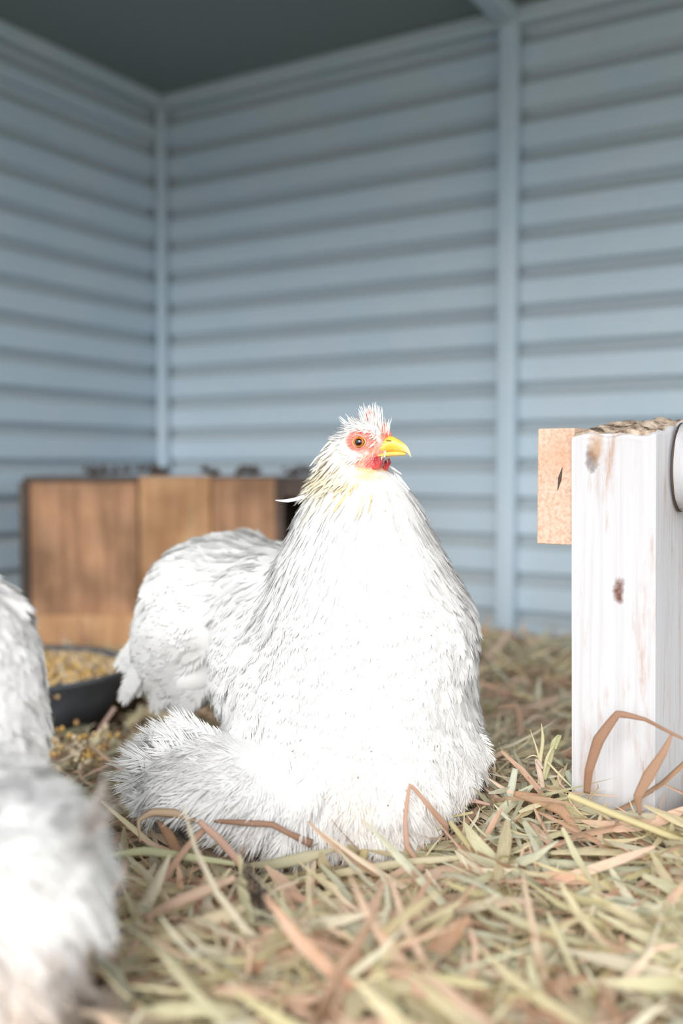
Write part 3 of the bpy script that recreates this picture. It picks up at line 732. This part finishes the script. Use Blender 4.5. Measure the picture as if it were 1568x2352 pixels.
for k in range(2):
    for i in range(n): F.append((k*n+i, (k+1)*n+i, (k+1)*n+(i+1) % n, k*n+(i+1) % n))
link('rail_gap', mesh_py('rim', V, F), M_boxd, ps)

# ------------------------------------------------------------ feed bowl and grain
BX, BY, BR, BZ = -.350, 1.06, .125, .036
bw = empty('feed_bowl', (BX, BY, -.02), 'black rubber feed bowl full of yellow grain, behind the near hen', 'bowl')
prof = [(.0, -.018), (.085, -.020), (.100, -.016), (.110, .010), (.118, .028), (.1235, .033), (.1255, .0365), (.1225, .0385), (.1190, .035), (.112, .022), (.105, .004), (.08, -.008), (0, -.009)]
V, F = [], []; n = 56
for rad, z in prof:
    for i in range(n): a = 2*PI*i/n; V.append((BX+rad*math.cos(a), BY+rad*math.sin(a), z))
for k in range(len(prof)-1):
    for i in range(n): F.append((k*n+i, k*n+(i+1) % n, (k+1)*n+(i+1) % n, (k+1)*n+i))
link('bowl_shell', mesh_py('bowl', V, F), M_rubber, bw)
ico = [(0, 0, -1), (.72, -.53, -.45), (-.28, -.85, -.45), (-.89, 0, -.45), (-.28, .85, -.45), (.72, .53, -.45), (.28, -.85, .45), (-.72, -.53, .45), (-.72, .53, .45), (.28, .85, .45), (.89, 0, .45), (0, 0, 1)]
icf = [(0, 2, 1), (1, 5, 0), (0, 3, 2), (0, 4, 3), (0, 5, 4), (1, 10, 5), (2, 6, 1), (3, 7, 2), (4, 8, 3), (5, 9, 4), (1, 6, 10), (2, 7, 6), (3, 8, 7), (4, 9, 8), (5, 10, 9), (6, 11, 10), (7, 11, 6), (8, 11, 7), (9, 11, 8), (10, 11, 9)]
def kernels(pts, size, cols):
    iv, jf = np.array(ico), np.array(icf); Vs, Fs, Cs = [], [], []
    for k, p in enumerate(pts):
        s_ = np.array([1, .75, .55])*size*(.8+.5*rng.random()); R = np.array(Euler(tuple(rng.random(3)*6)).to_matrix())
        Vs.append((iv*s_)@R.T+p); Fs.append(jf+k*12); Cs.append(np.tile(cols[k], (12, 1)))
    return mesh_np('kernels', np.concatenate(Vs), np.concatenate(Fs), {'col': (np.concatenate(Cs), 4)})
pal = np.array([(.72, .46, .18), (.76, .54, .28), (.80, .66, .46), (.46, .26, .10), (.60, .48, .34), (.82, .52, .14)])
pts, cl = [], []
for i in range(2600):
    rad = .117*math.sqrt(rng.random()); a = rng.random()*2*PI; pts.append((BX+rad*math.cos(a), BY+rad*math.sin(a), .026+.012*(1-(rad/.117)**2)+rng.random()*.005)); cl.append(pal[rng.integers(6)]*(.8+.25*rng.random()))
# fill body below the kernels
ob = link('grain', kernels(pts, .0036, cl), M_grain); tagit(ob, 'mixed yellow and tan grain heaped in the black bowl', 'grain', kind='stuff')
pts = [tuple(PZ(x, y, .012)+Vector((0, 0, rng.random()*.006))) for x, y in zip(rng.normal(190, 45, 60), rng.normal(1720, 25, 60))]
ob = link('spilled_grain', kernels(pts, .0038, [pal[rng.integers(6)] for _ in pts]), M_grain); tagit(ob, 'yellow grain spilled on the hay in front of the bowl', 'grain', kind='stuff')

# ------------------------------------------------------------ hay
HPAL = np.array([(.74, .66, .42), (.66, .64, .42), (.82, .73, .48), (.55, .57, .42), (.62, .64, .50), (.80, .56, .42), (.70, .44, .31), (.84, .62, .48), (.86, .79, .62), (.46, .27, .16), (.72, .67, .38)])
HW = np.array([3, 2, 3, 1.6, 1.8, 2.8, 1.8, 3, 3.2, 1.1, 1.2]); HW /= HW.sum()
def hz_(x, y):
    m = .012*np.sin(x*14+y*9+1)*np.sin(y*11-x*5)+.006*np.sin(x*37+2)*np.sin(y*31)
    m += .030*np.exp(-(((x-.16)/.10)**2+((y-.72)/.12)**2))           # heap beside the post
    m += .018*np.exp(-(((x-.20)/.14)**2+((y-.55)/.10)**2))
    m += .018*np.exp(-(((x-.22)/.25)**2+((y-1.25)/.15)**2))
    m -= .022*np.exp(-(((x+.27)/.16)**2+((y-.93)/.10)**2))
    m -= .010*np.exp(-(((x-0)/.13)**2+((y-.64)/.09)**2))
    return m-.002
def hay(n, xr_, yr_, lr, wr, zl, seed, pitch=.22, thick=.014, curl=1.):
    r = np.random.default_rng(seed); y = yr_[0]+(yr_[1]-yr_[0])*r.random(n); hw = (xr_[1]-xr_[0])/2
    x = (r.random(n)*2-1)*(.10+y*.42)*xr_[1] if xr_[0] is None or True else 0
    S = 7; a = r.random(n)*2*PI; Lh = lr[0]+(lr[1]-lr[0])*r.random(n)**1.6; wd = wr[0]+(wr[1]-wr[0])*r.random(n)**2
    el = r.normal(0, pitch, n); k1 = r.normal(0, .9, n)*curl; k2 = r.normal(0, .5, n)*curl; roll0 = r.normal(0, .7, n); rl = r.normal(0, 1.2, n)*curl
    t = np.linspace(-.5, .5, S); pos = np.zeros((n, S, 3)); dirs = np.zeros((n, S, 3))
    kink = r.random(n) < .3; kt = r.integers(2, S-2, n); ka = r.normal(0, .8, n)
    for i in range(S):
        kk = np.where(kink & (i >= kt), ka, 0)
        az = a+k1*t[i]+kk; e = el+k2*t[i]+.3*kk*(r.random()-.5)
        dirs[:, i] = np.stack([np.cos(az)*np.cos(e), np.sin(az)*np.cos(e), np.sin(e)], 1)
    for i in range(1, S): pos[:, i] = pos[:, i-1]+(dirs[:, i]+dirs[:, i-1])/2*(Lh/(S-1))[:, None]
    pos -= pos[:, S//2:S//2+1]; h0 = hz_(x, y)+zl+thick*(r.random(n)-.5)*2
    pos += np.stack([x, y, h0], 1)[:, None]
    # follow the heap a little, never far below the floor
    pos[:, :, 2] = np.maximum(pos[:, :, 2], -.028)
    up = np.array([0, 0, 1.]); side = np.cross(dirs, up); side /= np.linalg.norm(side, axis=2, keepdims=True)+1e-6; nn = np.cross(side, dirs)
    ro = roll0[:, None]+rl[:, None]*t[None]; s2 = side*np.cos(ro)[..., None]+nn*np.sin(ro)[..., None]; n2 = np.cross(s2, dirs)
    prof = np.minimum(1, np.minimum((t+.5)*8+.35, (.5-t)*4+.15))[None, :, None]*(wd/2)[:, None, None]
    fold = r.choice([.0, .35, .8], n, p=[.4, .35, .25])[:, None, None]
    Vt = np.stack([pos-s2*prof, pos+n2*prof*fold, pos+s2*prof], 2)     # n,S,3,3
    ci = r.choice(len(HPAL), n, p=HW); col = np.clip(HPAL[ci]*(.90+.35*r.random((n, 1))), 0, .93)
    return Vt, col, Lh, pos
def hay_faces(n, S=7):
    f = []
    for i in range(S-1):
        for q in range(2): a = i*3+q; f.append((a, a+1, a+4, a+3))
    f = np.array(f); return (f[None]+(np.arange(n)*S*3)[:, None, None]).reshape(-1, 4)
def inside_any(pos):
    """cull blades that would run through solid things"""
    n, S, _ = pos.shape; p = pos.reshape(-1, 3); bad = np.zeros(len(p), bool)
    m = (np.abs(p[:, 0]) < .22) & (p[:, 1] > .5) & (p[:, 1] < .95)
    if m.any():
        idx = np.where(m)[0]; bad[idx] = (sdf(balls1, p[idx]) < .006) & (p[idx, 2] > -.004)
    m = (p[:, 0] < .08) & (p[:, 1] < .62)
    idx = np.where(m)[0]; bad[idx] |= (sdf(balls2, p[idx]) < .006) & (p[idx, 2] > -.004)
    bad |= (np.hypot(p[:, 0]-BX, p[:, 1]-BY) < .13)
    q = p-np.array(NE); a = q@np.array(B); b = q@np.array(Lb); bad |= (a > -PW-.003) & (a < .003) & (b > -.003) & (b < PD+.003)
    bad |= (p[:, 0] > x0-.02) & (p[:, 0] < xe+.02) & (p[:, 1] > YB-.016) & (p[:, 1] < YB+.17)
    q = p-np.array(CN); a = q@np.array(L); b = q@np.array(B); bad |= (a < .004) | (b < .004)
    return bad.reshape(n, S).any(1)
def hay_obj(name, specs, label):
    Vs, Cs, Us, nb_ = [], [], [], 0
    for sp in specs:
        Vt, col, Lh, pos = hay(*sp[:-1], **sp[-1]); ok = ~inside_any(pos); Vt, col, Lh = Vt[ok], col[ok], Lh[ok]; n = len(Vt); nb_ += n
        Vs.append(Vt.reshape(-1, 3)); Cs.append(np.repeat(col, 21, 0))
        u = np.zeros((n, 7, 3, 3)); u[..., 0] = np.array([0, .5, 1])[None, None]; u[..., 1] = (np.linspace(0, 1, 7)[None]*Lh[:, None]*6)[..., None]; u[..., 2] = rng.random(n)[:, None, None]*60
        u[..., 0] += u[..., 2]; Us.append(u.reshape(-1, 3))
    me = mesh_np(name, np.concatenate(Vs), hay_faces(nb_), {'col': (np.concatenate(Cs), 4), 'uvw': (np.concatenate(Us), 3)})
    o = link(name, me, M_hay, smooth=False); tagit(o, label, 'hay', kind='stuff'); return o
R_ = (-1, 1)
hay_obj('hay', [
    (9000, R_, (.30, 1.75), (.03, .11), (.0018, .006), -.012, 101, dict(pitch=.12, thick=.010)),
    (7000, R_, (.30, 1.15), (.025, .10), (.0015, .0055), .000, 102, dict(pitch=.20, thick=.008)),
    (3800, R_, (.30, .95), (.03, .12), (.0015, .0060), .010, 103, dict(pitch=.24, thick=.005)),
    (4500, R_, (.95, 1.75), (.03, .12), (.0025, .0085), .008, 104, dict(pitch=.30, thick=.012)),
    (2300, R_, (.30, .66), (.05, .15), (.0035, .0090), .012, 106, dict(pitch=.24, thick=.007)),
    (4500, R_, (.42, .80), (.015, .06), (.0008, .0028), .010, 105, dict(pitch=.30, thick=.008, curl=1.6)),
], 'thick bed of dry green and tan hay covering the coop floor')

# distinct stalks and leaves, each its own thing
YEL, GRN, SAGE, PNK, BRN, PAL, DRK = (.74, .66, .36), (.50, .52, .28), (.50, .55, .44), (.62, .38, .27), (.40, .20, .105), (.80, .74, .52), (.10, .08, .07)
def blade(name, cat, label, pts, wds, col, fold=.25, nrm=None):
    wds = [q*random.uniform(.85, 1.25) for q in wds]; V, F, U = ribbon(pts, wds, nrm, fold*.5, sharp=.75); me = mesh_np(name, V, F, {'col': (np.tile(col, (len(V), 1)), 4), 'uvw': (U, 3)})
    o = link(name, me, M_hay, smooth=False); m_ = o.modifiers.new('t', 'SOLIDIFY'); m_.thickness = .0004
    return tagit(o, label, cat, 'loose straws on the hay bed')
def stalk(name, label, pts, rad, col):
    Pn = [Vector(p) for p in pts]; V, F, U = [], [], []; n = 10; L_ = 0
    for i, p in enumerate(Pn):
        t = (Pn[min(i+1, len(Pn)-1)]-Pn[max(i-1, 0)]).normalized(); s_ = t.cross(Z).normalized(); q = s_.cross(t)
        if i: L_ += (p-Pn[i-1]).length
        for j in range(n): a = 2*PI*j/n; V.append(tuple(p+s_*rad*math.cos(a)+q*rad*math.sin(a)*.8)); U.append((j/n*3, L_*60, 0))
    for i in range(len(Pn)-1):
        for j in range(n): F.append((i*n+j, i*n+(j+1) % n, (i+1)*n+(j+1) % n, (i+1)*n+j))
    me = mesh_np(name, V, F, {'col': (np.tile(col, (len(V), 1)), 4), 'uvw': (U, 3)}); o = link(name, me, M_hay); return tagit(o, label, 'straw', 'loose straws on the hay bed')
blade('hay_piece', 'straw', 'broad brown curled leaf arching up against the white post', [P(1347, 1822, .605), P(1352, 1770, .600), P(1374, 1700, .598), P(1418, 1640, .596), P(1480, 1652, .590), P(1530, 1678, .580), P(1580, 1702, .575)], [.004, .0055, .0062, .0050, .0022, .0020, .0016], BRN, .15, (-.4, -1, .25))
blade('hay_piece', 'straw', 'brown leaf strip leaning in front of the post near the right edge', [P(1542, 1688, .578), P(1522, 1730, .578), P(1490, 1780, .580), P(1464, 1830, .582), P(1470, 1872, .585)], [.0015, .0052, .0066, .0058, .002], (.48, .27, .16), .1, (-.5, -1, .2))
blade('hay_piece', 'straw', 'folded pink straw standing in a narrow peak before the hen\'s breast', [P(975, 2000, .575), P(935, 1945, .58), P(930, 1880, .585), P(941, 1802, .590), P(985, 1852, .592), P(1022, 1895, .60), P(1028, 1930, .61)], [.002, .0030, .0028, .0022, .0028, .0030, .002], PNK, .2)
stalk('hay_stalk', 'thick pale yellow stalk lying in front of the foot of the white post', [P(1305, 1826, .60), P(1400, 1866, .59), P(1500, 1905, .58), P(1600, 1945, .57)], .0026, YEL)
blade('hay_piece', 'straw', 'pale grey-green blade standing upright right of the hen', [P(1183, 1765, .655), P(1172, 1820, .650), P(1158, 1890, .64)], [.0036, .0046, .0036], (.66, .70, .58), .1)
stalk('hay_stalk', 'yellow stalk slanting down to the right below the folded pink straw', [P(1035, 1890, .605), P(1085, 1955, .58), P(1160, 2050, .55)], .0018, YEL)
blade('hay_piece', 'straw', 'long pale blade lying across the hay from the centre towards the right', [P(690, 2020, .57), P(800, 2002, .57), P(930, 1982, .572), P(1080, 1968, .575)], [.003, .0050, .0055, .003], PAL, .25)
blade('hay_piece', 'straw', 'long sage-green blade lying level at the right edge of the picture', [P(1170, 1975, .57), P(1300, 1985, .565), P(1440, 2000, .56), P(1600, 2010, .555)], [.002, .0045, .0058, .0056], (.60, .62, .46), .3)
stalk('hay_stalk', 'blurred thick pale yellow stalk pointing up from the bottom edge', [P(790, 2400, .425), P(880, 2280, .445), P(960, 2180, .465), P(1030, 2095, .485)], .0030, (.80, .74, .46))
blade('hay_piece', 'straw', 'blurred grey-green blade beside the thick pale stalk at the bottom', [P(900, 2330, .44), P(960, 2240, .455), P(1030, 2200, .465), P(1140, 2165, .475)], [.003, .0055, .0060, .0030], SAGE, .2)
blade('hay_piece', 'straw', 'pointed grey-green blade lying just below the hen\'s belly fluff', [P(560, 1988, .585), P(630, 1985, .575), P(700, 1970, .572), P(780, 1948, .575)], [.002, .0068, .0065, .0004], (.62, .60, .42), .2)
blade('hay_piece', 'straw', 'brown crinkled leaf bent over under the hen\'s left plume', [P(490, 1885, .585), P(560, 1890, .58), P(625, 1894, .58), P(665, 1915, .58), P(715, 1938, .585)], [.002, .0032, .0034, .0032, .0045], (.38, .19, .11), .3)
blade('hay_piece', 'straw', 'pinkish straw slanting from the hen\'s plume down towards the left', [P(478, 1895, .575), P(430, 1945, .56), P(380, 2010, .54), P(320, 2100, .515)], [.003, .0042, .0040, .0026], PNK, .25)
blade('hay_piece', 'straw', 'pinkish straw crossing another and sloping down to the right', [P(455, 1885, .57), P(500, 1925, .565), P(545, 1975, .555), P(585, 2040, .545)], [.0025, .0040, .0040, .002], (.72, .46, .36), .25)
blade('hay_piece', 'straw', 'tan blade folded like a hook at the left end of the plume', [P(322, 1935, .575), P(318, 1885, .58), P(350, 1866, .583), P(400, 1868, .585), P(455, 1888, .585)], [.0010, .0024, .0040, .0058, .0010], (.66, .48, .33), .6)
blade('hay_piece', 'straw', 'brown leaf leaning between the green stalks below the plume', [P(362, 1885, .59), P(385, 1915, .58), P(405, 1955, .57)], [.002, .0055, .0045], (.46, .24, .12), .2)
blade('hay_piece', 'straw', 'yellow-green blade at the left, lying level under the folded tan one', [P(240, 1965, .555), P(330, 1955, .56), P(430, 1968, .558), P(545, 1985, .555)], [.002, .0042, .0046, .002], (.66, .68, .42), .3)
blade('hay_piece', 'straw', 'pinkish blurred straw left of centre, tilted over the dark gap', [P(330, 2108, .50), P(400, 2075, .50), P(470, 2045, .505), P(540, 2015, .51)], [.003, .0055, .0055, .0025], (.76, .55, .42), .2)
blade('hay_piece', 'straw', 'broad blurred pale blade in the left foreground', [P(360, 2170, .475), P(430, 2140, .48), P(500, 2115, .485), P(560, 2085, .49)], [.004, .009, .0095, .004], (.80, .70, .50), .2)
blade('hay_piece', 'straw', 'curled pink blade beside the hen\'s right skirt feathers', [P(1030, 1888, .64), P(1050, 1850, .645), P(1080, 1838, .648), P(1125, 1848, .645)], [.0012, .0026, .0026, .001], (.70, .42, .36), .2)
stalk('hay_stalk', 'thin yellow stem lying under the right skirt of the hen', [P(840, 1935, .615), P(940, 1905, .62), P(1020, 1880, .63), P(1085, 1866, .635)], .0011, YEL)
stalk('hay_stalk', 'green-yellow stalk lying level in front of the belly feathers', [P(790, 1945, .605), P(860, 1932, .606), P(940, 1918, .61), P(1010, 1902, .615)], .0017, (.62, .62, .34))
stalk('hay_stalk', 'short cut yellow stub standing below the belly', [P(826, 2005, .575), P(830, 1980, .578), P(836, 1955, .585)], .0026, (.70, .60, .30))
stalk('hay_stalk', 'pink stalk leaning against the black feed bowl', [P(215, 1700, .90), P(240, 1660, .905), P(265, 1625, .91)], .0028, (.55, .36, .30))
blade('hay_piece', 'straw', 'blurred hanging tan leaf in the hay behind the hen\'s right side', [P(1140, 1625, .86), P(1185, 1622, .86), P(1195, 1670, .85), P(1180, 1740, .84)], [.003, .006, .006, .003], (.50, .33, .22), .2)
blade('hay_piece', 'straw', 'blurred pale grass arch against the foot of the back wall', [P(1180, 1510, 1.22), P(1240, 1478, 1.22), P(1310, 1472, 1.22), P(1400, 1490, 1.22)], [.003, .006, .006, .004], (.52, .52, .36), .2)
blade('hay_piece', 'straw', 'green ribbon-like blade curling at the top of the heap by the post', [P(1248, 1790, .655), P(1262, 1745, .66), P(1272, 1705, .66), P(1285, 1690, .66), P(1275, 1720, .652)], [.003, .0042, .0040, .0030, .001], (.66, .66, .38), .2)
blade('hay_piece', 'straw', 'pale pink blade hooked over the heap beside the green curl', [P(1248, 1820, .65), P(1240, 1780, .65), P(1232, 1745, .652), P(1246, 1765, .645)], [.0034, .0036, .0026, .001], (.78, .62, .52), .2)
blade('hay_piece', 'straw', 'orange-brown broad leaf lying flat on the heap left of the post', [P(1180, 1822, .635), P(1235, 1836, .625), P(1290, 1862, .615), P(1330, 1915, .605)], [.003, .0058, .0068, .003], (.55, .32, .18), .15)
blade('hay_piece', 'straw', 'grey-green twisted blade touching the left side of the post', [P(1300, 1770, .66), P(1318, 1800, .655), P(1345, 1830, .645)], [.0036, .0060, .0030], SAGE, .2)
# seed tuft with thin stems: one thing, joined
tf = empty('seed_tuft', P(1245, 1800, .65), 'spiky pale grass tuft with thin stems on top of the heap', 'grass')
for pts, r0 in (([P(1238, 1800, .652), P(1240, 1750, .652), P(1246, 1700, .652), P(1243, 1662, .652)], .0016), ([P(1242, 1760, .652), P(1232, 1720, .652), P(1217, 1675, .652)], .0009), ([P(1246, 1790, .653), P(1256, 1740, .654), P(1276, 1706, .655)], .0014), ([P(1240, 1742, .652), P(1225, 1735, .65), P(1206, 1742, .65)], .0007), ([P(1252, 1745, .655), P(1290, 1785, .65), P(1325, 1820, .645)], .0010)):
    V, F, U = ribbon(pts, [r0*1.4]*(len(pts)-1)+[.0002], fold=.4); link('stem', mesh_np('stem', V, F, {'col': (np.tile((.76, .72, .46), (len(V), 1)), 4), 'uvw': (U, 3)}), M_hay, tf)
# dark seed head in the left foreground
r = np.random.default_rng(5); V0, F0 = [], []; ca, cb_ = P(575, 2045, .520)+Z*.006, P(610, 2140, .49)+Z*.006; n = 140
rt = np.array([tuple(ca.lerp(cb_, t)) for t in r.random(n)])+r.normal(0, .0026, (n, 3)); t = r.normal(0, 1, (n, 3))+np.array(ca-cb_)/.03; t /= np.linalg.norm(t, axis=1, keepdims=True)
nn = r.normal(0, 1, (n, 3)); nn -= t*(nn*t).sum(1, keepdims=True); nn /= np.linalg.norm(nn, axis=1, keepdims=True)
v, f, c_ = place('hackle', rt, t, nn, np.full(n, .008), np.full(n, .003), np.tile(DRK, (n, 1)), 0.)
tagit(link('dark_feather_tuft', mesh_np('tuft', v, f, {'col': (c_[:, :3], 4), 'custom_normal': (c_[:, 3:], 3)}), M_feather, smooth=False), 'small dark grey fluffy tuft lying in the hay at the left', 'feather')
